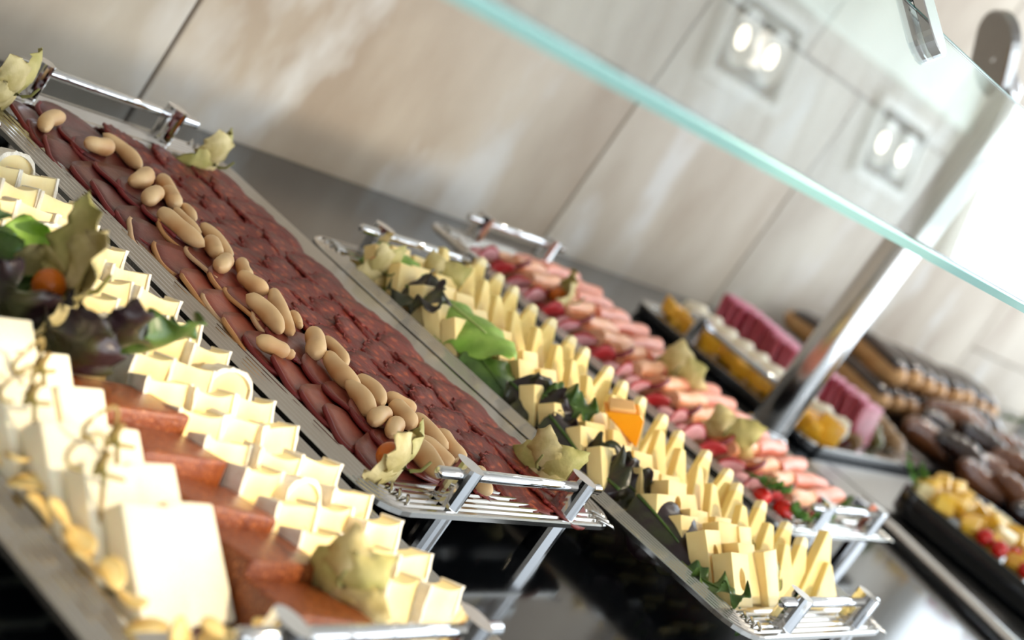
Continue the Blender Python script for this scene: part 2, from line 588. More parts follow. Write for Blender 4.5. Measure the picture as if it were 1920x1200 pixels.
# twin downlights in the ceiling
def downlight(x, y, where):
    t = thing('ceiling_downlight', 'twin ceiling downlight in a white frame ' + where, 'ceiling light', (x, y, 2.63), group='twin downlights in the ceiling')
    t.scale = (1.2, 1.2, 1.0)
    bm = bmesh.new()
    for sx, sy, w, d in ((0.0, 0.079, 0.32, 0.018), (0.0, -0.079, 0.32, 0.018), (0.151, 0, 0.018, 0.14), (-0.151, 0, 0.018, 0.14)):
        r = bmesh.ops.create_cube(bm, size=1.0)
        for v in r['verts']:
            v.co = Vector((v.co.x * w + sx, v.co.y * d + sy, v.co.z * 0.02 - 0.01))
    obj('frame', mesh_from(bm, 'frame'), WHITE, t)
    obj('recess', box_me('recess', 0.288, 0.144, 0.004), LAMPDARK, t, (0, 0, -0.006))
    for s in (-1, 1):
        lp = obj('lamp', lathe_me('lamp', [(0.0, -0.006), (0.026, -0.006), (0.036, -0.012), (0.050, -0.022), (0.052, -0.006)], 24), WHITE, t, (s * 0.066, 0, 0))
        obj('bulb', lathe_me('bulb', [(0, -0.014), (0.010, -0.013), (0.020, -0.010)], 20), LAMPGLOW, lp)


downlight(3.38, 0.745, 'reflected large in the glass guard')
downlight(4.31, 0.73, 'reflected small in the glass guard')
downlight(2.45, 0.745, 'above the buffet counter')

# ================================================================ counter
ct = thing('buffet_counter', 'black glossy glass buffet counter under the serving trays', 'counter', (1.9, 0.66, 0))
obj('body', box_me('body', 5.4, 1.02, 0.86), BLACKSIDE, ct, (0, 0.01, 0))
obj('glass_top', box_me('glass_top', 5.5, 1.045, 0.04, 0.003, 2), BLACKGLASS, ct, (0, 0, 0.86))
# steel strips beside the groove
for xa, xb in ((2.092, 2.186), (2.194, 2.60)):
    obj('steel_strip', box_me('steel_strip', xb - xa, 0.575, 0.0012), STEEL, ct, ((xa + xb) / 2 - 1.9, 0.4275 - 0.66, 0.9))
rail = [(2.076, 0.62), (2.073, 0.56), (2.040, 0.47), (2.007, 0.38), (1.97, 0.28), (1.93, 0.18)]
tag(obj('counter_rail', tube_me('counter_rail', [(x, y, 0.9095) for x, y in rail], 0.0085, 14), CHROME), 'chrome rail along the edge of the black counter inset, lower right', 'rail')


# ================================================================ serving trays
TRAY_W, TRAY_D = 0.324, 0.537
prof = [(0.0, -0.0045), (0.0, -0.0010), (0.0012, 0.0)]
for i in range(5):
    a = 0.003 + i * 0.0058
    prof += [(a, 0.0), (a + 0.0012, -0.0014), (a + 0.0030, -0.0014), (a + 0.0042, 0.0)]
prof += [(0.034, -0.0004), (0.037, -0.004), (0.041, -0.0105), (0.044, -0.0115)]
TRAY_ME = pan_me('plate', TRAY_W, TRAY_D, 0.034, prof)
BAR_ME = tube_me('bar', [(-0.110, 0, 0), (-0.1085, 0, 0), (-0.108, 0, 0), (0.108, 0, 0), (0.1085, 0, 0), (0.110, 0, 0)], [0.0028, 0.0038, 0.0042, 0.0042, 0.0038, 0.0028], 16)


def post_mesh():
    vs_, fs = [], []
    seg = 24
    for z in (0.0, 0.0305):
        for k in range(seg):
            a = 2 * PI * k / seg
            x, y = 0.0082 * math.cos(a), 0.0112 * math.sin(a)
            vs_.append((x, y, z if z == 0 else z + y * 0.02))
    for k in range(seg):
        fs.append((k, (k + 1) % seg, seg + (k + 1) % seg, seg + k))
    fs += [tuple(range(seg - 1, -1, -1)), tuple(seg + k for k in range(seg))]
    return pyd('post', vs_, fs)


POST_ME = post_mesh()
LEG_ME = cyl_me('leg', 0.0105, RIM - TOP - 0.003, 20)
RIDGE_ME = tube_me('corner_ridge', [(0.0, 0, 0), (0.003, 0, 0.0012), (0.013, 0, 0.0012), (0.016, 0, 0)], [0.0006, 0.0013, 0.0013, 0.0006], 8)


def serving_tray(cx, y0, label):
    t = thing('serving_tray', label, 'tray', (cx, y0 + TRAY_D / 2, RIM), group='steel serving trays in a row')
    obj('plate', TRAY_ME, TRAYST, t)
    for s in (-1, 1):
        hy = s * (TRAY_D / 2 - 0.0132)
        h = obj('handle', BAR_ME, CHROME, t, (0.004, hy, 0.0225))
        for q in (-1, 1):
            obj('post', POST_ME, CHROME, h, (q * 0.0785, 0, -0.0225), (0, 0, 0 if s < 0 else PI))
            obj('leg', LEG_ME, CHROME, t, (0.004 + q * 0.0785, hy, -(RIM - TOP)))
        for q in (-1, 1):
            for m in range(3):
                obj('corner_ridge', RIDGE_ME, TRAYST, t, (q * (TRAY_W / 2 - 0.034 + 0.002 * m), s * (TRAY_D / 2 - 0.006 - 0.006 * m), 0.0002),
                    (0, 0, s * q * math.radians(40)))
    return t


T1 = serving_tray(0.7075, 0.344, 'silver serving tray of brie, white cheese and quince paste, nearest the lower left')
T2 = serving_tray(1.0415, 0.490, 'silver serving tray holding cured ham, chorizo and breadsticks')
T3 = serving_tray(1.3730, 0.363, 'silver serving tray of cheese cubes and cheese triangles edged with lettuce')
T4 = serving_tray(1.7320, 0.502, 'silver serving tray of pink cooked ham and red salami beside the steel pole')


def P(x, y, h):
    return (x, y, RIM + h)


# ---------------------------------------------------------------- physalis
def physalis(loc, rz, size, label, seed, opened=0.8, tilt=0.5, berry=True, n=5, green=False):
    """a berry lying on its side inside a papery husk that springs from the stem end; some husk leaves are folded back"""
    rnd = random.Random(seed)
    t = thing('physalis', label, 'physalis', loc, (0, math.radians(92) - tilt * 0.45, rz), 'physalis garnishes on the trays')
    r = 0.0080 * min(size, 1.15)
    if berry:
        obj('berry', lathe_me('berry', [(r * math.sin(a * PI / 10) + 1e-5, r * (1.1 - math.cos(a * PI / 10))) for a in range(11)], 18, True), BERRY, t)
    for k in range(n):
        a = 2 * PI * k / n + rnd.uniform(-0.2, 0.2)
        up = 0.5 + 0.5 * math.cos(a + PI)               # husk leaves facing up are folded back more
        op = opened * rnd.uniform(0.5, 1.0) * (0.35 + 0.75 * up)
        me = leaf_me('sepal', 0.034 * size * rnd.uniform(0.85, 1.1), 0.027 * size * rnd.uniform(0.85, 1.1), seed * 10 + k, ruffle=0.0020 * size,
                     curl=1.9 - 1.3 * op, cup=0.45, nu=12, nv=8, tip=0.72, thick=0.0003, power=0.9)
        obj('sepal', me, HUSKG if (green and k % 2 or k % 4 == 3) else HUSK, t, (0, 0, 0), (rnd.uniform(-0.3, 0.3), 0.15 + 0.25 * op, a))
    obj('stem', tube_me('stem', [(0, 0, 0.001), (-0.002 * size, 0.001, -0.005 * size), (-0.006 * size, 0.002, -0.009 * size), (-0.013 * size, 0.001, -0.010 * size)],
                        [0.0022 * size, 0.0012 * size, 0.0009 * size, 0.0008 * size], 8), STEMM, t)
    return t


def lettuce(loc, rz, L, Wd, m, label, seed, tilt=(0.0, 0.0), curl=0.8, cup=0.5, lobes=0, ruffle=0.006, cat='lettuce leaf'):
    me = leaf_me('lettuce_leaf', L, Wd, seed, ruffle=ruffle, curl=curl, cup=cup, lobes=lobes, nu=40, nv=12, tip=0.8)
    o = obj('lettuce_leaf', me, m, None, loc, (tilt[0], tilt[1], rz))
    tag(o, label, cat, 'salad leaves on the trays')
    pts, rad = [], []
    for i in range(8):
        u = i / 7 * 0.62
        a = curl * u
        x = L * math.sin(a) / curl if curl else L * u
        z = L * (1 - math.cos(a)) / curl if curl else 0
        pts.append((x, 0, z + 0.0004))
        rad.append(0.0012 * (1 - u) + 0.0003)
    obj('rib', tube_me('rib', pts, rad, 6), RIB if m is GREEN else DKGREEN, o)
    return o


# ================================================================ tray 1: brie, quince paste, white cheese
R1 = random.Random(11)


def brie_meshes(kind, seed):
    """a slab standing on its short side: width x, thickness y, height z; rind on the two sides (and over the top of the round ones)"""
    rnd = random.Random(seed)
    w, t, h = 0.0325, 0.0125, 0.0315
    nx, nz = 8, 6
    arch = kind == 'round'

    def topz(fx):
        if arch:
            return h * (0.62 + 0.38 * math.sqrt(max(0, 1 - (fx * 0.96) ** 2)))
        return h * (0.93 + 0.07 * fx * fx + 0.02 * math.sin(fx * 3 + seed))
    vs_, fs = [], []
    for side in (0, 1):
        for i in range(nx + 1):
            fx = 2 * i / nx - 1
            for j in range(nz + 1):
                fz = j / nz
                y = (-t / 2 if side == 0 else t / 2) + 0.0010 * math.sin(fx * 2.2 + seed) * fz + (0.0012 * (1 - fx * fx) if side == 0 else 0)
                vs_.append((fx * w / 2, y, topz(fx) * fz))
    n1 = (nx + 1) * (nz + 1)
    for i in range(nx):
        for j in range(nz):
            a = i * (nz + 1) + j
            fs.append((a, a + nz + 1, a + nz + 2, a + 1))
            fs.append((n1 + a, n1 + a + 1, n1 + a + nz + 2, n1 + a + nz + 1))
    for i in range(nx):
        for j in (0, nz):
            a, b = i * (nz + 1) + j, (i + 1) * (nz + 1) + j
            fs.append((a, b, n1 + b, n1 + a))
    for j in range(nz):
        for i in (0, nx):
            a, b = i * (nz + 1) + j, i * (nz + 1) + j + 1
            fs.append((a, b, n1 + b, n1 + a))
    paste = pyd('brie_slice', vs_, fs)
    # rind: a bumpy band wrapped outside the side edges (and the arch)
    path, rinds = [], []
    for j in range(0, 9):
        path.append((-w / 2, topz(-1) * j / 8, -1, 0))
    if arch:
        for i in range(1, 16):
            fx = -1 + 2 * i / 16
            path.append((fx * w / 2, topz(fx), 0, 1))
    else:
        path.append(None)
    for j in range(8, -1, -1):
        path.append((w / 2, topz(1) * j / 8, 1, 0))
    vs_, fs, prev = [], [], None
    for q in path:
        if q is None:
            fs.append((prev, prev + 1, prev + 2, prev + 3))
            rinds.append(pyd('rind', vs_, fs))
            vs_, fs, prev = [], [], None
            continue
        x, z, nx_, nz_ = q
        if arch and nx_ == 0:
            nx_ = x / (w / 2)
        e = 0.0016 + rnd.uniform(-0.0004, 0.0007)
        base = len(vs_)
        yy = t / 2 + 0.0012
        for (off, y) in ((-0.0007, -yy), (e, -yy + rnd.uniform(-0.0004, 0.0006)), (e, yy), (-0.0007, yy)):
            vs_.append((x + nx_ * off, y, z + nz_ * off + (rnd.uniform(0, 0.0012) if not arch and z > h * 0.85 else 0)))
        if prev is not None:
            for k in range(4):
                fs.append((prev + k, prev + (k + 1) % 4, base + (k + 1) % 4, base + k))
        else:
            fs.append((base, base + 1, base + 2, base + 3))
        prev = base
    fs.append((prev, prev + 1, prev + 2, prev + 3))
    rinds.append(pyd('rind', vs_, fs))
    return paste, rinds


BRIES = [brie_meshes('flat', 1), brie_meshes('flat', 2), brie_meshes('flat', 3), brie_meshes('flat', 4), brie_meshes('round', 5)]
BCOL = [('innermost column beside the quince', 0.7415), ('middle column', 0.7765), ('outer column beside the ham tray', 0.8110)]
for r in range(17):
    y = 0.392 + r * 0.0272
    for c, (cn, cx) in enumerate(BCOL):
        p, q = BRIES[(r * 2 + c * 3) % 4] if (r * 5 + c * 7) % 9 != 4 else BRIES[4]
        x = cx + R1.uniform(-0.0022, 0.0022) + 0.004 * math.sin(r * 0.9)
        yy = y + R1.uniform(-0.003, 0.003) - (c - 1) * 0.004
        o = obj('brie_slice', p, PASTE, None, P(x, yy, -0.0095), (-math.radians(24 + R1.uniform(-5, 5)), R1.uniform(-0.05, 0.05), math.radians(R1.uniform(-9, 5))))
        tag(o, 'brie slice, %s row from the front handle, %s' % (ORD[r], cn), 'cheese', 'brie slices on the near tray')
        for q_ in q:
            obj('rind', q_, RIND, o)
for i, (x, y) in enumerate([(0.706, 0.715), (0.706, 0.745), (0.706, 0.775), (0.706, 0.803), (0.671, 0.745), (0.671, 0.775)]):
    p, q = BRIES[i % 5]
    o = obj('brie_slice', p, PASTE, None, P(x, y, -0.0095), (-math.radians(24), 0, math.radians(R1.uniform(-9, 5))))
    tag(o, 'brie slice behind the salad garnish, %s of six there' % ORD[i], 'cheese', 'brie slices on the near tray')
    for q_ in q:
        obj('rind', q_, RIND, o)


def block(name, sx, sy, sz, seed, bev=0.0025, jit=0.0012):
    return box_me(name, sx, sy, sz, bev, 3, 'base', jit, random.Random(seed))


# quince paste blocks, leaning on one another
for i in range(6):
    y = 0.384 + i * 0.0415 + (0.0 if i < 5 else 0.10)
    o = obj('quince_block', block('quince_block', 0.066, 0.0415, 0.021, 40 + i), QUINCE, None, P(0.6920 + 0.003 * math.sin(i * 2), y, -0.0050),
            (math.radians(-13), math.radians(R1.uniform(-3, 3)), math.radians(-6 + 5 * (i % 2))))
    tag(o, 'brown quince paste block, %s' % (ORD[i] + ' from the front handle' if i < 5 else 'half hidden behind the salad garnish'), 'quince paste', 'quince paste blocks')

# white fresh cheese slabs leaning back in two columns
for i in range(6):
    for c in range(2):
        x = 0.6075 + c * 0.0345 - 0.0030 * i
        y = 0.396 + i * 0.0290 + 0.003 * c
        me = block('fresh_cheese_slab', 0.0335, 0.0135, 0.058, 70 + i * 2 + c, 0.0012, 0.0008)
        o = obj('fresh_cheese_slab', me, FRESH, None, P(x, y, -0.0090), (-math.radians(57 - i * 1.0 + R1.uniform(-2, 2)), 0, math.radians(R1.uniform(-4, 3))))
        tag(o, 'white fresh cheese slab, %s row from the front, %s column' % (ORD[i], 'outer' if c == 0 else 'inner'), 'cheese', 'white fresh cheese slabs')

# knotted bamboo picks
for i, (x, y, h, where) in enumerate([(0.590, 0.462, 0.032, 'nearest the front handle'), (0.618, 0.487, 0.032, 'beside the second quince block'),
                                      (0.582, 0.512, 0.033, 'on the outer white slabs'), (0.608, 0.540, 0.033, 'nearest the salad garnish')]):
    t = thing('knot_pick', 'bamboo knot pick stuck in white cheese, ' + where, 'cocktail pick', P(x, y, h), (0, 0, math.radians(-10 + 9 * i)), 'knotted bamboo picks')
    obj('skewer', tube_me('skewer', [(0.001, -0.003, 0.004), (0.004, -0.010, -0.008), (0.007, -0.017, -0.022)], [0.0012, 0.0012, 0.0009], 8), BAMBOO, t)
    loop = []
    for k in range(19):
        a = -0.6 + k / 18 * 5.6
        loop.append((-0.0085 + 0.0090 * math.cos(a), 0.0012 * math.sin(2 * a), 0.006 + 0.0100 * math.sin(a)))
    obj('loop', tube_me('loop', loop, 0.0010, 8), BAMBOO, t)
    obj('knot', tube_me('knot', [(0.000, -0.004, 0.010), (-0.001, -0.0035, 0.004), (0.000, -0.003, -0.003)], [0.0014, 0.0021, 0.0014], 10), BAMBOO, t)
    obj('tail', tube_me('tail', [(-0.002, -0.003, -0.001), (0.006, -0.004, -0.0015), (0.016, -0.004, -0.002)], [0.0012, 0.0013, 0.0011], 8), BAMBOO, t)

# almond flakes along the outer rim
FL = [slice_me('almond_flake', 0.0100, s, 0.05, 0.0014, ax=1.0, ay=0.62, seg=16, warp=0.0012) for s in (1, 2, 3)]
fl_pos = [(0.590, 0.385), (0.586, 0.400), (0.588, 0.414), (0.582, 0.428), (0.590, 0.440), (0.581, 0.452), (0.588, 0.466), (0.583, 0.480), (0.590, 0.494), (0.584, 0.508),
          (0.602, 0.376), (0.616, 0.372), (0.630, 0.377), (0.645, 0.371), (0.660, 0.376), (0.594, 0.520), (0.586, 0.534), (0.676, 0.372)]
for i, (x, y) in enumerate(fl_pos):
    o = obj('almond_flake', FL[i % 3], ALMOND, None, P(x - 0.009 + 0.005 * (i % 2), y, 0.0035 + 0.003 * (i % 3)), (R1.uniform(-0.5, 0.5), R1.uniform(-0.5, 0.5), R1.uniform(0, 6)))
    tag(o, 'golden almond flake along the white cheese, %s from the front corner' % ORD[i], 'almond flake', 'almond flakes on the near tray')

# salad garnish with physalis
SAL = [(0.684, 0.618, 0.004, 200, 0.085, 0.060, PURPLE, 'dark purple lettuce leaf in the garnish, tip towards the lower left'),
       (0.700, 0.612, 0.006, 255, 0.080, 0.062, PURPLE, 'dark purple lettuce leaf in the garnish, hanging over the first quince'),
       (0.704, 0.604, 0.012, 292, 0.075, 0.050, DKGREEN, 'dark green lettuce leaf in the garnish, against the brie'),
       (0.690, 0.640, 0.010, 150, 0.070, 0.055, DKGREEN, 'dark green lettuce leaf at the back of the garnish'),
       (0.690, 0.650, 0.016, 60, 0.050, 0.040, GREEN, 'bright green lettuce leaf above the yellow physalis husk'),
       (0.680, 0.590, 0.004, 230, 0.070, 0.055, PURPLE, 'purple lettuce leaf in the garnish beside the white slabs')]
for i, (x, y, h, a, L, Wd, m, lab) in enumerate(SAL):
    lettuce(P(x, y, h), math.radians(a), L, Wd, m, lab, 100 + i, tilt=(R1.uniform(-0.3, 0.3), R1.uniform(-0.5, -0.1)), curl=1.1, cup=0.6, lobes=3 if m is not GREEN else 0, ruffle=0.006)
physalis(P(0.684, 0.616, 0.036), math.radians(160), 1.6, 'large yellow physalis husk spread over the dark salad garnish', 3, opened=0.75, tilt=0.25, n=5)
physalis(P(0.716, 0.392, 0.022), math.radians(20), 1.05, 'physalis with olive husk leaning on the near handle', 5, opened=0.7, tilt=0.4, n=5, green=True)

# ================================================================ tray 2: cured ham, chorizo, breadsticks
R2 = random.Random(22)
HAM_ME = [(slice_me('ham_slice', 0.034, s, 0.10, 0.0020, ax=1.15, ay=0.80, warp=0.0020, sq=3.4, seg=34), slice_me('fat_edge', 0.034, s, 0.10, 0.0020, ax=1.15, ay=0.80, warp=0.0020, edge=True, arc=(140, 222), sq=3.4, seg=34)) for s in range(6)]
rows = 16
for r in range(rows):
    y = 0.545 + r * 0.0272
    f = r / (rows - 1)
    for c in range(2):
        me, ed = HAM_ME[(r * 3 + c * 2) % 6]
        x = 0.9500 + c * 0.040 + R2.uniform(-0.003, 0.003)
        m = HAMS[2] if f < 0.55 and c == 0 and r % 4 else (HAMS[1] if f < 0.6 else HAMS[0])
        o = obj('ham_slice', me, m, None, P(x, y + R2.uniform(-0.004, 0.004) + c * 0.010, -0.0030 + 0.0020 * c), (math.radians(5), math.radians(5.5 + R2.uniform(-2, 2)), math.radians(R2.uniform(-14, 20))))
        tag(o, 'cured ham slice, %s row from the front handle, %s' % (ORD[r], 'beside the rim' if c == 0 else 'beside the breadsticks'), 'ham', 'cured ham slices')
        obj('fat_edge', ed, HAMEDGE[0] if f > 0.62 or f < 0.3 else (HAMEDGE[1] if (r + c) % 3 else HAMEDGE[2]), o)
CHO_ME = [slice_me('chorizo_slice', 0.0320, 50 + s, 0.07, 0.0021, rag=0.075, seg=46, warp=0.0018) for s in range(6)]
CHE_ME = [slice_me('skin', 0.0320, 50 + s, 0.07, 0.0021, rag=0.075, seg=46, warp=0.0018, edge=True, arc=(60, 230)) for s in range(6)]
for r in range(16):
    y = 0.540 + r * 0.0280
    for c in range(3):
        k = (r * 2 + c) % 6
        x = 1.044 + c * 0.0480 + R2.uniform(-0.003, 0.003) + 0.006 * math.sin(r * 0.45)
        o = obj('chorizo_slice', CHO_ME[k], CHORIZO, None, P(x, y + R2.uniform(-0.003, 0.003) - 0.009 * c, 0.0), (math.radians(5), math.radians(3.5 + R2.uniform(-2, 2)), R2.uniform(0, 6) if False else math.radians(R2.uniform(-30, 30))))
        tag(o, 'dark red chorizo slice, %s row from the front handle, %s' % (ORD[r], ('beside the breadsticks', 'middle column', 'along the outer rim')[c]), 'chorizo', 'chorizo slices')
        obj('skin', CHE_ME[k], CHORRIM, o)

PICOS = [(0.919, 0.931, 0.952, 0.956, 0.0064), (0.958, 0.92, 0.986, 0.928, 0.0069), (1.0, 0.948, 1.009, 0.912, 0.0058), (0.969, 0.872, 1.0, 0.893, 0.0073), (1.021, 0.899, 1.006, 0.861, 0.0062),
         (0.961, 0.845, 0.985, 0.862, 0.0068), (1.007, 0.874, 0.998, 0.853, 0.0065), (0.962, 0.829, 0.97, 0.789, 0.0066), (0.99, 0.843, 0.988, 0.811, 0.0048), (1.012, 0.856, 1.005, 0.836, 0.0048),
         (1.005, 0.824, 1.004, 0.787, 0.0056), (0.993, 0.802, 0.979, 0.779, 0.0066), (0.963, 0.757, 0.988, 0.775, 0.0066), (1.006, 0.777, 0.994, 0.755, 0.0055), (0.985, 0.753, 0.992, 0.735, 0.0065),
         (0.962, 0.717, 0.96, 0.68, 0.0067), (1.002, 0.736, 0.972, 0.682, 0.0064), (1.01, 0.716, 0.997, 0.697, 0.0042), (0.917, 0.659, 0.934, 0.65, 0.006), (0.997, 0.682, 0.975, 0.656, 0.0075),
         (1.018, 0.683, 1.006, 0.65, 0.0049), (0.984, 0.653, 0.98, 0.618, 0.007), (1.004, 0.631, 0.993, 0.6, 0.0066), (0.974, 0.617, 0.967, 0.588, 0.0068), (0.958, 0.577, 0.984, 0.588, 0.0064),
         (1.018, 0.614, 1.033, 0.601, 0.0056), (1.008, 0.599, 1.003, 0.578, 0.0073), (0.964, 0.564, 0.99, 0.579, 0.0061), (1.023, 0.589, 1.015, 0.555, 0.007), (0.977, 0.553, 0.972, 0.522, 0.0077),
         (0.992, 0.559, 1.005, 0.536, 0.0064), (1.03, 0.57, 1.029, 0.545, 0.0066), (1.037, 0.533, 1.013, 0.507, 0.0058)]


def pico_me(L, r, seed):
    rnd = random.Random(seed)
    n, seg = 14, 14
    bend = rnd.uniform(-0.16, 0.16) * L
    bul = rnd.uniform(-0.18, 0.22)
    pts, rad = [], []
    for i in range(n + 1):
        u = i / n
        s = math.sin(PI * u)
        prof_ = (1 - abs(2 * u - 1) ** 3.2) ** 0.5
        pts.append(((u - 0.5) * L, bend * (s - 0.6), 0.0))
        rad.append(max(r * prof_ * (1 + bul * (u - 0.5) * 1.4 + 0.06 * math.sin(u * 9 + seed)), 0.0003))
    return tube_me('breadstick', pts, rad, seg)


for i, (x0, y0, x1, y1, r) in enumerate(PICOS):
    L = math.hypot(x1 - x0, y1 - y0) + 1.1 * r
    o = obj('breadstick', pico_me(max(L, 2.4 * r), r, i), PICO, None, P((x0 + x1) / 2, (y0 + y1) / 2, 0.0035 + 0.9 * r), (R2.uniform(-0.1, 0.1), R2.uniform(-0.08, 0.08), math.atan2(y1 - y0, x1 - x0)))
    tag(o, 'small toasted breadstick in the row on the meats, %s from the back handle' % ORD[i], 'breadstick', 'breadsticks on the ham tray')
    if i in (17, 18):
        obj('bulb_tip', lathe_me('bulb_tip', [(0.0001, -r * 0.7), (r * 0.55, -r * 0.4), (r * 0.66, 0), (r * 0.5, r * 0.45), (0.0001, r * 0.65)], 14, True), PICO, o, (L / 2 + 0.001, 0, 0))

physalis(P(0.905, 0.958, 0.016), math.radians(120), 1.2, 'physalis with brown husk at the back left corner of the ham tray', 7, opened=0.7, tilt=0.35)
physalis(P(1.140, 0.962, 0.010), math.radians(105), 1.25, 'physalis with pale husk lying on chorizo near the back handle', 8, opened=0.65, tilt=0.6, green=True)
physalis(P(0.924, 0.520, 0.012), math.radians(112), 1.2, 'physalis showing its orange berry at the front left of the ham tray', 9, opened=0.75, tilt=0.3)
physalis(P(1.140, 0.545, 0.008), math.radians(15), 1.2, 'physalis with open husk behind the front handle of the ham tray', 12, opened=0.55, tilt=0.4, green=True)

# ================================================================ tray 3: cheese cubes, cheese triangles, lettuce
R3 = random.Random(33)


def holed_me(name, sx, sy, sz, hx, hz, rx, rz):
    """upright slab with an oval hole through its face"""
    n = 24
    vs_, fs = [], []
    for y in (-sy / 2, sy / 2):
        for k in range(n):
            a = 2 * PI * k / n
            vs_.append((hx + rx * math.cos(a), y, hz + rz * math.sin(a)))
        for k in range(n):
            a = 2 * PI * k / n
            c_, s_ = math.cos(a), math.sin(a)
            m_ = max(abs(c_), abs(s_))
            vs_.append((sx / 2 * c_ / m_, y, sz / 2 + sz / 2 * s_ / m_))
    for k in range(n):
        q = (k + 1) % n
        fs.append((k, q, n + q, n + k))
        fs.append((2 * n + k, 3 * n + k, 3 * n + q, 2 * n + q))
        fs.append((k, 2 * n + k, 2 * n + q, q))
        fs.append((n + k, n + q, 3 * n + q, 3 * n + k))
    return pyd(name, vs_, fs)


CUBE_ME = [block('cheese_slab', 0.0310, 0.0150, 0.0370, 300 + s, 0.0008, 0.0010) for s in range(5)]
BIGC_ME = [block('cheese_slab', 0.0290, 0.0165, 0.0480, 310 + s, 0.0008, 0.0008) for s in range(3)]
HOLE_ME = holed_me('cheese_slab', 0.0290, 0.0165, 0.0440, 0.001, 0.024, 0.0052, 0.0088)
CX = [('beside the lettuce', 1.2740), ('middle column', 1.3050), ('beside the triangles', 1.3360)]
for r in range(16):
    y = 0.402 + r * 0.0292
    for c, (cn, cx) in enumerate(CX):
        if c == 0 and r in (4, 9, 10):
            continue
        me = CUBE_ME[(r + 2 * c) % 5] if r > 1 else BIGC_ME[(r + c) % 3]
        hol = (r, c) in ((0, 0), (1, 0), (3, 1))
        if hol:
            me = HOLE_ME
        o = obj('cheese_slab', me, CUBE, None, P(cx + R3.uniform(-0.002, 0.002) + 0.003 * math.sin(r), y + R3.uniform(-0.003, 0.003) + 0.006 * (c % 2), -0.0095),
                (-math.radians(43 + R3.uniform(-5, 5)), 0, math.radians(R3.uniform(-8, 6))))
        tag(o, '%s cheese slab, %s row from the front handle, %s' % ('holed' if hol else 'pale yellow', ORD[r], cn), 'cheese', 'pale cheese slabs on the lettuce tray')


def wedge_me(name, bw, h, th, seed, skew=True):
    rnd = random.Random(seed)
    sk = rnd.uniform(-0.15, 0.15) * bw * (1 if skew else 0)
    tw = 0.0035
    vs_ = []
    prof_ = [(-bw / 2, 0), (bw / 2, 0), (sk + tw, h * 0.96), (sk - tw, h)]
    for y in (-th / 2, th / 2):
        for x, z in prof_:
            vs_.append((x, y, z))
    fs = [(0, 1, 2, 3), (7, 6, 5, 4)] + [(i, (i + 1) % 4, 4 + (i + 1) % 4, 4 + i) for i in range(4)]
    me = pyd(name, vs_, fs)
    bm = bmesh.new()
    bm.from_mesh(me)
    bmesh.ops.bevel(bm, geom=list(bm.edges), offset=0.0008, segments=1, affect='EDGES')
    bm.to_mesh(me)
    bm.free()
    return me


WED = [wedge_me('cheese_triangle', 0.036, 0.053, 0.0080, s) for s in range(5)]
WEDR = wedge_me('cheese_triangle', 0.036, 0.053, 0.0080, 7, False)
TIP = wedge_me('tip_rind', 0.0124, 0.0090, 0.0085, 9, False)
for r in range(18):
    y = 0.408 + r * 0.0255
    for c in range(2):
        x = 1.3800 + c * 0.0460 + R3.uniform(-0.003, 0.003)
        o = obj('cheese_triangle', WEDR if c else WED[(r * 2 + c) % 5], WEDGE, None, P(x, y + 0.010 * c + R3.uniform(-0.002, 0.002), -0.0095),
                (-math.radians(36 + R3.uniform(-4, 4)), math.radians(8 if c else -4), math.radians(R3.uniform(-8, 8) + (-28 if c else -8))))
        tag(o, 'yellow cheese triangle, %s from the front handle, %s' % (ORD[r], 'beside the ham tray' if c else 'beside the slabs'), 'cheese', 'upright cheese triangles')
        if c:
            obj('tip_rind', TIP, WEDGETIP, o, (0, 0, 0.0445))
for i, (x, y, a) in enumerate([(1.452, 0.412, -14), (1.466, 0.404, -10)]):
    o = obj('cheese_triangle', wedge_me('cheese_triangle', 0.055, 0.066 - 0.026 * i, 0.010, 20 + i), WEDGE, None, P(x, y, -0.0095), (-math.radians(34), 0.1, math.radians(a)))
    tag(o, ('tall pale cheese triangle ending the row at the front handle', 'low cheese triangle lying lowest by the front handle')[i], 'cheese', 'upright cheese triangles')

LET3 = [(1.290, 0.878, 0.016, 262, 0.070, 0.060, GREEN, 0, 30, 'light green lettuce leaf at the back corner of the cheese tray'),
        (1.272, 0.826, 0.008, 262, 0.066, 0.056, PURPLE, 5, 45, 'frilly purple lettuce tuft below the back lettuce leaf'),
        (1.282, 0.785, 0.020, 262, 0.100, 0.062, GREEN, 0, 25, 'large bright green lettuce leaf along the cheese tray rim'),
        (1.262, 0.722, 0.010, 266, 0.078, 0.056, DKGREEN, 0, 30, 'deep green lettuce leaf under the bright green one'),
        (1.262, 0.672, 0.010, 280, 0.075, 0.056, PURPLE, 5, 55, 'jagged dark lettuce leaf halfway along the cheese tray'),
        (1.272, 0.645, 0.018, 318, 0.050, 0.040, DKGREEN, 5, 40, 'small curly green lettuce tip beside the middle slabs'),
        (1.258, 0.622, 0.012, 270, 0.095, 0.060, PURPLE, 0, 35, 'long smooth purple lettuce leaf beside the ham tray handle'),
        (1.262, 0.535, 0.004, 75, 0.070, 0.060, PURPLE, 5, -62, 'frilly purple lettuce leaf standing up by the ham tray corner'),
        (1.268, 0.565, 0.010, 300, 0.060, 0.050, PURPLE, 5, 62, 'frilly purple lettuce leaf leaning on the slabs by the ham tray corner'),
        (1.258, 0.518, 0.012, 268, 0.082, 0.060, PURPLE, 0, 40, 'rounded purple lettuce leaf in front of the frilly ones'),
        (1.246, 0.452, -0.002, 272, 0.066, 0.024, DKGREEN, 5, 18, 'thin curly green lettuce strip beside the holed cheese'),
        (1.250, 0.398, -0.002, 290, 0.034, 0.022, DKGREEN, 0, 15, 'small green lettuce tip at the front corner of the cheese tray')]
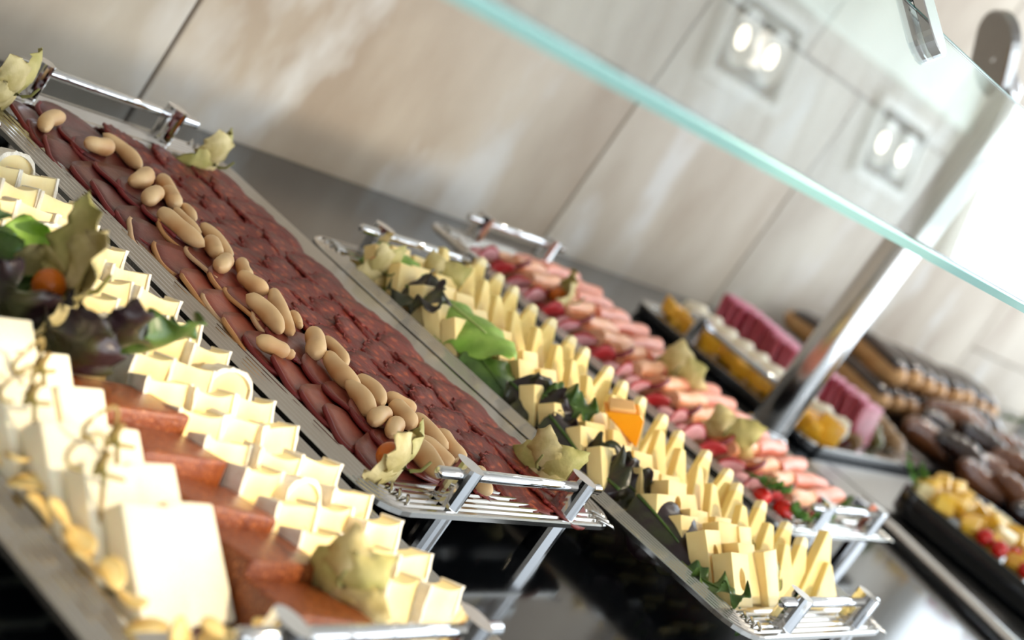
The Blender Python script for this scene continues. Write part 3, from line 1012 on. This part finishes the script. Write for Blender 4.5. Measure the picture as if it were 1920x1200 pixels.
for i, (x, y, h, a, L, Wd, m, lob, roll, lab) in enumerate(LET3):
    lettuce(P(x, y, h), math.radians(a), L, Wd, m, lab, 200 + i, tilt=(math.radians(roll), math.radians(R3.uniform(-8, 8))), curl=R3.uniform(-0.45, 0.2) if lob == 0 else R3.uniform(-0.2, 0.9),
            cup=-0.42 if lob == 0 else 0.15, lobes=lob, ruffle=0.0030 if lob == 0 else 0.0075)
t = thing('orange_wedge', 'bright orange fruit wedge lying among the cheese triangles', 'fruit wedge', P(1.338, 0.602, 0.026), (0.2, 0.3, math.radians(-40)))
obj('peel', wedge_me('peel', 0.046, 0.022, 0.018, 5), MANGO, t)
obj('flesh', block('flesh', 0.022, 0.016, 0.005, 6, 0.001), MANGOFLESH, t, (-0.012, 0.001, 0.010), (0, -0.75, 0))
physalis(P(1.345, 0.838, 0.014), math.radians(30), 1.0, 'physalis husk among the farthest cheese slabs', 14, opened=0.7, tilt=0.4)
physalis(P(1.262, 0.838, 0.006), math.radians(100), 1.0, 'physalis tucked under the back lettuce leaf of the cheese tray', 15, opened=0.6, tilt=0.5)
for i, (x, y) in enumerate([(1.362, 0.425), (1.366, 0.455)]):
    t = thing('pickle_slice', ('round pickle slice at the foot of the front slabs', 'pickle slice peeping out behind the front one')[i], 'pickle', P(x, y, 0.008), (math.radians(60), 0, math.radians(-25)), 'pickle slices')
    obj('flesh', slice_me('flesh', 0.0125, 80 + i, 0.04, 0.003), PICKLE, t)
    obj('skin', slice_me('skin', 0.0125, 80 + i, 0.04, 0.003, edge=True), OLIVE, t)

# ================================================================ tray 4: cooked ham, salami
R4 = random.Random(44)


def fold_me(name, L, d, h, seed):
    """a slice folded over itself: a flattened U in section, rounded towards the viewer, with wavy ends"""
    rnd = random.Random(seed)
    sec = []
    for k in range(9):
        a = -PI / 2 - PI * k / 8
        sec.append((math.cos(a) * h / 2 - d / 2 + h / 2, math.sin(a) * h / 2 * -1 + h / 2))
    sec += [(d / 2, h * 0.98), (d / 2, h * 0.56), (-d * 0.15, h * 0.52), (d / 2, h * 0.46), (d / 2, 0.0)]
    n, m_ = 7, len(sec)
    vs_, fs = [], []
    for i in range(n + 1):
        u = i / n - 0.5
        sc = 1 - 0.16 * abs(2 * u) ** 8
        for y, z in sec:
            vs_.append((u * L + rnd.uniform(-0.0006, 0.0006), y, (z - h / 2) * sc + h / 2 + 0.0011 * math.sin(u * 9 + seed) + rnd.uniform(-0.0004, 0.0004)))
    for i in range(n):
        for k in range(m_):
            a, b = i * m_ + k, i * m_ + (k + 1) % m_
            fs.append((a, b, b + m_, a + m_))
    fs += [tuple(range(m_)), tuple(n * m_ + k for k in range(m_))]
    return pyd(name, vs_, fs, False)


PH = [fold_me('ham_fold', 0.096, 0.047, 0.020, s) for s in range(4)]
TH = [fold_me('turkey_fold', 0.074, 0.047, 0.018, 10 + s) for s in range(4)]
for r in range(16):
    y = 0.562 + r * 0.0272
    for c in range(2):
        nm, me, m = (('turkey_fold', TH[r % 4], PEACHHAM), ('ham_fold', PH[r % 4], PINKHAM))[c]
        x = (1.6860, 1.7600)[c] + R4.uniform(-0.003, 0.003)
        o = obj(nm, me, m, None, P(x, y + R4.uniform(-0.003, 0.003) + 0.004 * c, -0.004 + 0.001 * c), (math.radians(-20 + R4.uniform(-4, 4)), math.radians(R4.uniform(-3, 3)), math.radians(R4.uniform(-5, 5) + 4)))
        tag(o, 'folded %s slice, %s row from the front handle' % (('peach turkey', 'pink ham')[c], ORD[r]), 'ham', 'folded %s slices' % ('turkey', 'ham')[c])
SAL_ME = [slice_me('salami_slice', 0.0170, 90 + s, 0.05, 0.0018, fold=1.0, seg=26) for s in range(4)]
SAE_ME = [slice_me('edge', 0.0170, 90 + s, 0.05, 0.0018, fold=1.0, seg=26, edge=True) for s in range(4)]
for r in range(17):
    y = 0.548 + r * 0.0265
    o = obj('salami_slice', SAL_ME[r % 4], SALAMIPINK if r % 3 else SALAMI, None, P(1.6160 + R4.uniform(-0.003, 0.003), y, -0.004), (math.radians(-35), math.radians(25), math.radians(R4.uniform(-15, 15) + 55)))
    tag(o, 'folded %s salami slice along the rim, %s from the front handle' % ('pink' if r % 3 else 'red', ORD[r]), 'salami', 'folded salami slices')
    obj('edge', SAE_ME[r % 4], SALAMI, o)
SAU = slice_me('sausage_slice', 0.0155, 97, 0.04, 0.0045, seg=20)
SAUE = slice_me('casing', 0.0155, 97, 0.04, 0.0045, seg=20, edge=True)
for i, (x, y) in enumerate([(1.652, 0.560), (1.650, 0.598), (1.650, 0.640), (1.652, 0.690), (1.650, 0.735), (1.652, 0.790), (1.650, 0.850), (1.652, 0.905), (1.655, 0.955)]):
    o = obj('sausage_slice', SAU, CARROT, None, P(x, y, 0.008), (math.radians(-40), math.radians(15), math.radians(30)))
    tag(o, 'orange sausage disc between salami and turkey, %s from the front handle' % ORD[i], 'sausage slice', 'orange sausage discs')
    obj('casing', SAUE, HAMEDGE[0], o)


def tomato(x, y, z, r, label, group='cherry tomatoes'):
    t = thing('cherry_tomato', label, 'tomato', (x, y, z), (0.2, 0.1, 0), group)
    obj('flesh', lathe_me('flesh', [(r * math.sin(a * PI / 12) + 1e-5, r * (1 - 0.95 * math.cos(a * PI / 12))) for a in range(13)], 20, True), TOMATO, t)
    obj('stem_scar', cyl_me('stem_scar', r * 0.15, r * 0.05, 8), STEMM, t, (0, 0, r * 1.94))


tomato(1.612, 0.535, RIM - 0.006, 0.0105, 'red cherry tomato beside the parsley on the ham tray')
tomato(1.600, 0.556, RIM - 0.006, 0.0095, 'cherry tomato half hidden behind the parsley on the ham tray')


def parsley(x, y, h, a, label, seed, n=9, L=0.03):
    rnd = random.Random(seed)
    t = thing('parsley_sprig', label, 'parsley', P(x, y, h), (0, 0, a), 'parsley sprigs on the ham tray')
    obj('stalk', tube_me('stalk', [(0, 0, 0), (L * 0.5, 0.001, 0.008), (L, 0, 0.011)], 0.0008, 6), PARSLEY, t)
    for k in range(n):
        u = 0.25 + 0.75 * k / (n - 1)
        me = leaf_me('leaflet', 0.017 * rnd.uniform(0.8, 1.2), 0.012, seed * 20 + k, ruffle=0.0015, curl=0.7, cup=0.3, lobes=3, nu=9, nv=4)
        obj('leaflet', me, PARSLEY, t, (L * u, 0, 0.009 * u), (rnd.uniform(-0.5, 0.5), rnd.uniform(-0.7, 0.1), (1 if k % 2 else -1) * rnd.uniform(0.4, 1.3)))


parsley(1.600, 0.585, 0.010, math.radians(265), 'parsley sprig beside the cherry tomato on the ham tray', 1, L=0.045)
parsley(1.640, 0.528, 0.000, math.radians(200), 'parsley sprig lying by the front handle post of the ham tray', 2)
parsley(1.806, 0.560, 0.004, math.radians(285), 'parsley sprig standing at the front end of the pink ham', 3, L=0.036)
parsley(1.765, 0.535, -0.006, math.radians(180), 'parsley sprig under the front handle bar of the ham tray', 4, L=0.05)
physalis(P(1.650, 0.880, 0.014), math.radians(130), 1.35, 'physalis with large pale husk near the back of the ham tray', 21, opened=0.7, tilt=0.4)
physalis(P(1.722, 0.755, 0.016), math.radians(20), 1.3, 'physalis with green husk halfway along the pink ham', 22, opened=0.6, tilt=0.5, green=True)
physalis(P(1.650, 0.640, 0.014), math.radians(20), 1.3, 'physalis with golden husk beside the red salami', 23, opened=0.8, tilt=0.3)

# ================================================================ black platter of fruit, white rolls and rose meat behind the pole
R5 = random.Random(55)
PX0, PX1, PY0, PY1, PZ = 2.150, 2.690, 0.728, 1.060, TOP + 0.016
pl = thing('black_platter', 'black rectangular platter with steel rim behind the steel pole', 'platter', ((PX0 + PX1) / 2, (PY0 + PY1) / 2, TOP))
obj('base', pan_me('base', PX1 - PX0, PY1 - PY0, 0.03, [(0.004, 0), (0.0, 0.004), (0.0, 0.0145), (0.003, 0.016), (0.020, 0.016), (0.024, 0.009)]), BLACKPL, pl)
obj('rim', pan_me('rim', PX1 - PX0 + 0.001, PY1 - PY0 + 0.001, 0.03, [(0.0, 0.0140), (0.0, 0.0168), (0.010, 0.0168), (0.016, 0.0164), (0.020, 0.0120)]), TRAYST, pl)
h = obj('handle', tube_me('handle', [(0, -0.10, 0), (0, 0.10, 0)], 0.005, 14), CHROME, pl, (-0.258, -0.012, 0.045))
for s in (-1, 1):
    obj('post', POST_ME, CHROME, h, (0, s * 0.078, -0.029), (0, 0, PI / 2), (1.3, 1.3, 1.25))
for i in range(14):
    y = 0.760 + i * 0.0205
    me = block('fruit_piece', 0.034, 0.026, 0.022, 500 + i, 0.003, 0.004)
    o = obj('fruit_piece', me, YELLOW, None, (2.200 + R5.uniform(-0.004, 0.004), y, PZ + 0.000), (R5.uniform(-0.4, 0.1), R5.uniform(-0.3, 0.3), R5.uniform(-0.5, 0.5)))
    tag(o, 'yellow fruit piece in the first row of the black platter, %s from its front' % ORD[i], 'fruit', 'yellow fruit pieces on the black platter')
ROLL = lathe_me('cream_roll', [(0.0001, -0.018), (0.012, -0.018), (0.0165, -0.013), (0.017, 0.0), (0.0165, 0.013), (0.012, 0.018), (0.0001, 0.018)], 18, True)
for i in range(10):
    o = obj('cream_roll', ROLL, PALM, None, (2.268 + R5.uniform(-0.003, 0.003), 0.762 + i * 0.0295, PZ + 0.015), (math.radians(70 + R5.uniform(-8, 8)), 0, math.radians(R5.uniform(-8, 8))))
    tag(o, 'white cream roll in the second row of the black platter, %s from its front' % ORD[i], 'roll', 'white rolls on the black platter')
MEAT = [block('rose_meat_slice', 0.060, 0.011, 0.058, 600 + s, 0.004, 0.002) for s in range(4)]
MTOP = block('cut_edge', 0.054, 0.0116, 0.006, 610, 0.002, 0.001)
for i in range(20):
    o = obj('rose_meat_slice', MEAT[i % 4], TUNA, None, (2.372 + R5.uniform(-0.003, 0.003) + 0.012 * math.sin(i * 0.5), 0.760 + i * 0.0138, PZ - 0.001), (-math.radians(12), math.radians(R5.uniform(-4, 4)), math.radians(R5.uniform(-6, 6) - 8)))
    tag(o, 'rosy raw-looking meat slice standing on the black platter, %s from its front' % ORD[i], 'meat', 'rose meat slices on the black platter')
    obj('cut_edge', MTOP, TUNATOP, o, (0, 0, 0.0530))
for i, (x, y) in enumerate([(2.335, 0.752), (2.318, 0.748), (2.326, 0.772)]):
    o = obj('fried_onion', slice_me('fried_onion', 0.013, 700 + i, 0.2, 0.003, fold=0.8), MUSH, None, (x, y, PZ + 0.004), (0.5, 0.2, i))
    tag(o, 'browned onion piece beside the rose meat, %s from the front rim' % ORD[i], 'onion', 'browned onion pieces')
for i in range(10):
    x, y = 2.452 + 0.03 * (i % 2), 0.765 + i * 0.027
    o = obj('gherkin', pico_me(0.046, 0.0125, 40 + i), OLIVE, None, (x, y, PZ + 0.010 + 0.006 * (i % 2)), (0, 0, R5.uniform(0.6, 1.6)))
    tag(o, 'glossy green gherkin behind the rose meat, %s from the platter front' % ORD[i], 'gherkin', 'gherkins on the black platter')
CAP = lathe_me('cap', [(0.0001, 0.020), (0.010, 0.018), (0.016, 0.011), (0.017, 0.006), (0.012, 0.004), (0.0001, 0.004)], 16, True)
STK = cyl_me('stalk', 0.005, 0.006, 10)
for i in range(9):
    t = thing('mushroom', 'brown mushroom at the far side of the black platter, %s from its front' % ORD[i], 'mushroom', (2.545 + 0.035 * (i % 3), 0.770 + i * 0.031, PZ - 0.004), (0.1, 0.1, 0), 'mushrooms on the black platter')
    obj('cap', CAP, MUSH, t, None, None, (1.3, 1.3, 1.5))
    obj('stalk', STK, PALM, t)
for i, (x, y) in enumerate([(2.215, 0.748), (2.236, 0.752)]):
    o = obj('fruit_piece', block('fruit_piece', 0.040, 0.034, 0.034, 520 + i, 0.004, 0.003), YELLOW if i == 0 else PALM, None, (x + 0.03 * i, y + 0.01 * i, PZ - 0.002), (0, 0.1, 0.4))
    tag(o, ('large orange fruit cube at the front corner of the black platter', 'large white fruit cube behind the orange one')[i], 'fruit')

# ================================================================ eclairs and glazed pastries at the far end
ep = thing('pastry_platter', 'black platter stacked with eclairs and glazed pastries at the far end', 'platter', (3.22, 0.84, TOP))
obj('base', pan_me('base', 0.98, 0.62, 0.05, [(0.01, 0), (0.0, 0.006), (0.0, 0.012), (0.012, 0.013), (0.03, 0.008)]), BLACKPL, ep)
ECL = pico_me(0.140, 0.0255, 3)


def glaze_me(L, r):
    n, seg = 12, 10
    vs_, fs = [], []
    for lay, k_ in ((0, 1.05), (1, 0.95)):
        for i in range(n + 1):
            u = i / n
            rr = r * (1 - abs(2 * u - 1) ** 3.2 * 0.9) ** 0.5 * k_
            for j in range(seg + 1):
                a = math.radians(20 + 140 * j / seg)
                vs_.append(((u - 0.5) * L, rr * math.cos(a), rr * math.sin(a)))
    w = seg + 1
    N = (n + 1) * w
    for i in range(n):
        for j in range(seg):
            a = i * w + j
            fs += [(a, a + 1, a + w + 1, a + w), (N + a, N + a + w, N + a + w + 1, N + a + 1)]
    for i in range(n):
        for j in (0, seg):
            a = i * w + j
            fs.append((a, a + w, N + a + w, N + a))
    for j in range(seg):
        for i in (0, n):
            a = i * w + j
            fs.append((a, a + 1, N + a + 1, N + a))
    return pyd('glaze', vs_, fs, True)


GLZ = glaze_me(0.128, 0.0255)
ecl = []
for i in range(9):
    ecl.append((2.80 + i * 0.068, 0.955 - 0.004 * i, 0.036))
for i in range(8):
    ecl.append((2.83 + i * 0.068, 0.965 - 0.004 * i, 0.082))
for i in range(5):
    ecl.append((2.86 + i * 0.068, 1.085 - 0.004 * i, 0.045))
for i, (x, y, z) in enumerate(ecl):
    lay = 'bottom layer' if i < 9 else ('top layer' if i < 17 else 'row against the wall')
    k = i if i < 9 else (i - 9 if i < 17 else i - 17)
    t = thing('eclair', 'chocolate eclair in the %s, %s from the pole' % (lay, ORD[k]), 'eclair', (x, y, TOP + z), (0, math.radians(R5.uniform(-4, 4)), math.radians(80 + R5.uniform(-8, 8))), 'chocolate eclairs')
    obj('choux', ECL, DOUGH, t)
    obj('glaze', GLZ, CHOC, t, (0, 0, 0.001))


def croissant_me(seed):
    n, seg = 26, 14
    pts, rad = [], []
    for i in range(n + 1):
        u = i / n
        a = math.radians(-85 + 170 * u)
        pts.append((0.042 * math.sin(a), 0.030 * math.cos(a) - 0.02, 0))
        rad.append(max(0.024 * math.sin(PI * (0.06 + 0.88 * u)) ** 0.8 * (0.86 + 0.14 * abs(math.sin(u * PI * 6))), 0.002))
    return tube_me('glazed_pastry', pts, rad, seg)


CRO = [croissant_me(1), croissant_me(2)]
pp = []
for r in range(5):
    for c in range(5):
        pp.append((2.80 + r * 0.085 + 0.02 * (c % 2), 0.585 + c * 0.056 + r * 0.012, 0.030 + (0.014 if (r + c) % 2 else 0)))
for r in range(3):
    for c in range(4):
        pp.append((2.92 + r * 0.10, 0.62 + c * 0.07, 0.070))
for i, (x, y, z) in enumerate(pp):
    low = i < 25
    r, c = (i // 5, i % 5) if low else ((i - 25) // 4, (i - 25) % 4)
    o = obj('glazed_pastry', CRO[i % 2], GLAZED if (i % 3) else CHOC, None, (x, y, TOP + z), (math.radians(R5.uniform(-15, 15)), math.radians(R5.uniform(-15, 15)), math.radians(-70 + R5.uniform(-25, 25))))
    tag(o, 'glossy ridged pastry, %s layer, %s from front in the %s row' % ('lower' if low else 'upper', ORD[c], ORD[r]), 'pastry', 'glazed ridged pastries')
for i, (x, y) in enumerate([(3.05, 0.80), (3.12, 0.77)]):
    me = leaf_me('mint_leaf', 0.06, 0.024, 900 + i, ruffle=0.002, curl=0.5, cup=0.3)
    tag(obj('mint_leaf', me, PARSLEY, None, (x, y, TOP + 0.108), (0, -0.2, math.radians(250 + 40 * i))), ('green mint leaf lying on the pastries, left one', 'green mint leaf lying on the pastries, right one')[i], 'leaf', 'mint leaves on the pastries')

# ================================================================ black dish of fruit cubes, lower right
dx0, dx1, dy0, dy1 = 2.190, 2.560, 0.16, 0.628
dish = thing('fruit_dish', 'deep black dish of yellow fruit cubes at the lower right', 'dish', ((dx0 + dx1) / 2, (dy0 + dy1) / 2, TOP + 0.0012))
obj('bowl', pan_me('bowl', dx1 - dx0, dy1 - dy0, 0.05, [(0.012, 0), (0.002, 0.008), (0.0, 0.040), (0.002, 0.042), (0.006, 0.041), (0.012, 0.020)], True), BLACKPL, dish)
for p_ in dish.children[0].data.polygons:
    p_.use_smooth = len(p_.vertices) == 4
MC = [block('fruit_cube', 0.026, 0.022, 0.022, 800 + s, 0.002, 0.003) for s in range(6)]
n = 0
for r in range(8):
    for c in range(6):
        x, y = 2.228 + c * 0.036 + R5.uniform(-0.006, 0.006), 0.600 - r * 0.036 + R5.uniform(-0.006, 0.006)
        hh = 0.028 + 0.014 * math.sin(PI * min(c, 5) / 5) + R5.uniform(0, 0.012)
        o = obj('fruit_cube', MC[n % 6], APPLE if (r * 3 + c * 5) % 7 == 0 else MELON, None, (x, y, TOP + hh), (R5.uniform(-0.7, 0.7), R5.uniform(-0.7, 0.7), R5.uniform(0, 3)))
        tag(o, 'fruit cube in black dish, %s row from back, %s from near side' % (ORD[r], ORD[c]), 'fruit', 'fruit cubes in the black dish')
        n += 1
for i, (x, y) in enumerate([(2.216, 0.505), (2.214, 0.482), (2.216, 0.440), (2.215, 0.415), (2.250, 0.470)]):
    tomato(x, y, TOP + 0.040, 0.0115, 'red cherry on the fruit cubes, %s from the back corner of the dish' % ORD[i], 'red cherries in the black dish')
for i, (x, y) in enumerate([(2.222, 0.612), (2.245, 0.622), (2.268, 0.616)]):
    me = leaf_me('mint_leaf', 0.045, 0.022, 920 + i, ruffle=0.002, curl=0.6, cup=0.3)
    tag(obj('mint_leaf', me, PARSLEY, None, (x, y, TOP + 0.045), (0, -0.4, math.radians(100 + 30 * i))), 'green mint leaf at the back corner of the fruit dish, %s' % ('leftmost', 'middle one', 'rightmost')[i], 'leaf', 'mint leaves on the fruit dish')

# ================================================================ steel pole and glass guard
pole = thing('steel_pole', 'tall polished steel pole standing behind the ham tray', 'pole', (2.092, 0.772, TOP))
obj('shaft', tube_me('shaft', [(0, 0, 0), (0, 0, 0.0005), (0, 0, 0.001), (0, 0, 0.504), (0, 0, 0.5045), (0, 0, 0.505)], [0.025, 0.0254, 0.0255, 0.0255, 0.0254, 0.025], 48), POLISHED, pole)
obj('foot_ring', lathe_me('foot_ring', [(0.0255, 0), (0.031, 0), (0.031, 0.004), (0.0285, 0.006), (0.0255, 0.006)], 40), CHROME, pole)
obj('neck', tube_me('neck', [(0, 0, 0.500), (0, 0.004, 0.515), (-0.006, 0.020, 0.530), (-0.014, 0.042, 0.540)], 0.011, 20), CHROME, pole)
obj('oval_cap', pan_me('oval_cap', 0.075, 0.110, 0.037, [(0.002, 0), (0, 0.002), (0, 0.014), (0.002, 0.016)]), STEEL, pole, (-0.017, 0.050, 0.535), (math.radians(60), 0, math.radians(60)))

guard = thing('glass_guard', 'tilted clear glass sneeze guard with green edges above the trays', 'sneeze guard', (1.7, 0.346, CAM_Z - 0.037))
tilt = math.atan2(0.115, 0.149)
slope = math.hypot(0.115, 0.149)
obj('pane', box_me('pane', 2.7, slope, 0.008, 0.0006, 1), GLASS, guard, (0, math.cos(tilt) * slope / 2, math.sin(tilt) * slope / 2 - 0.004), (tilt, 0, 0))

for q in (0, 1):
    e_ = slope * q + (0.0011 if q else -0.0011)
    obj('ground_edge', box_me('ground_edge', 2.7, 0.002, 0.0078, 0.0005, 1), GLASSTOP if q else GLASSEDGE, guard, (0, math.cos(tilt) * e_, math.sin(tilt) * e_ - 0.004), (tilt, 0, 0))

cl = thing('glass_clamp', 'oval polished steel clamp gripping the upper edge of the glass', 'clamp', (1.098, 0.489, CAM_Z + 0.073), (tilt, 0, 0))
plate = pan_me('clamp_plate', 0.030, 0.070, 0.0149, [(0.0008, 0), (0, 0.0008), (0, 0.0068), (0.0008, 0.0076)])
for p_ in plate.polygons:
    p_.use_smooth = False
obj('clamp_plate', plate, CHROME, cl, (0, 0.008, 0.0045))
obj('clamp_plate', plate, CHROME, cl, (0, 0.008, -0.0125))
obj('bolt', cyl_me('bolt', 0.006, 0.018, 16), STEEL, cl, (0, 0.022, -0.006))
obj('arm', tube_me('arm', [(0, 0.030, 0.010), (0, 0.10, 0.06), (0, 0.25, 0.13), (0, 0.60, 0.17), (0, 0.955, 0.12)], 0.007, 14), CHROME, cl)
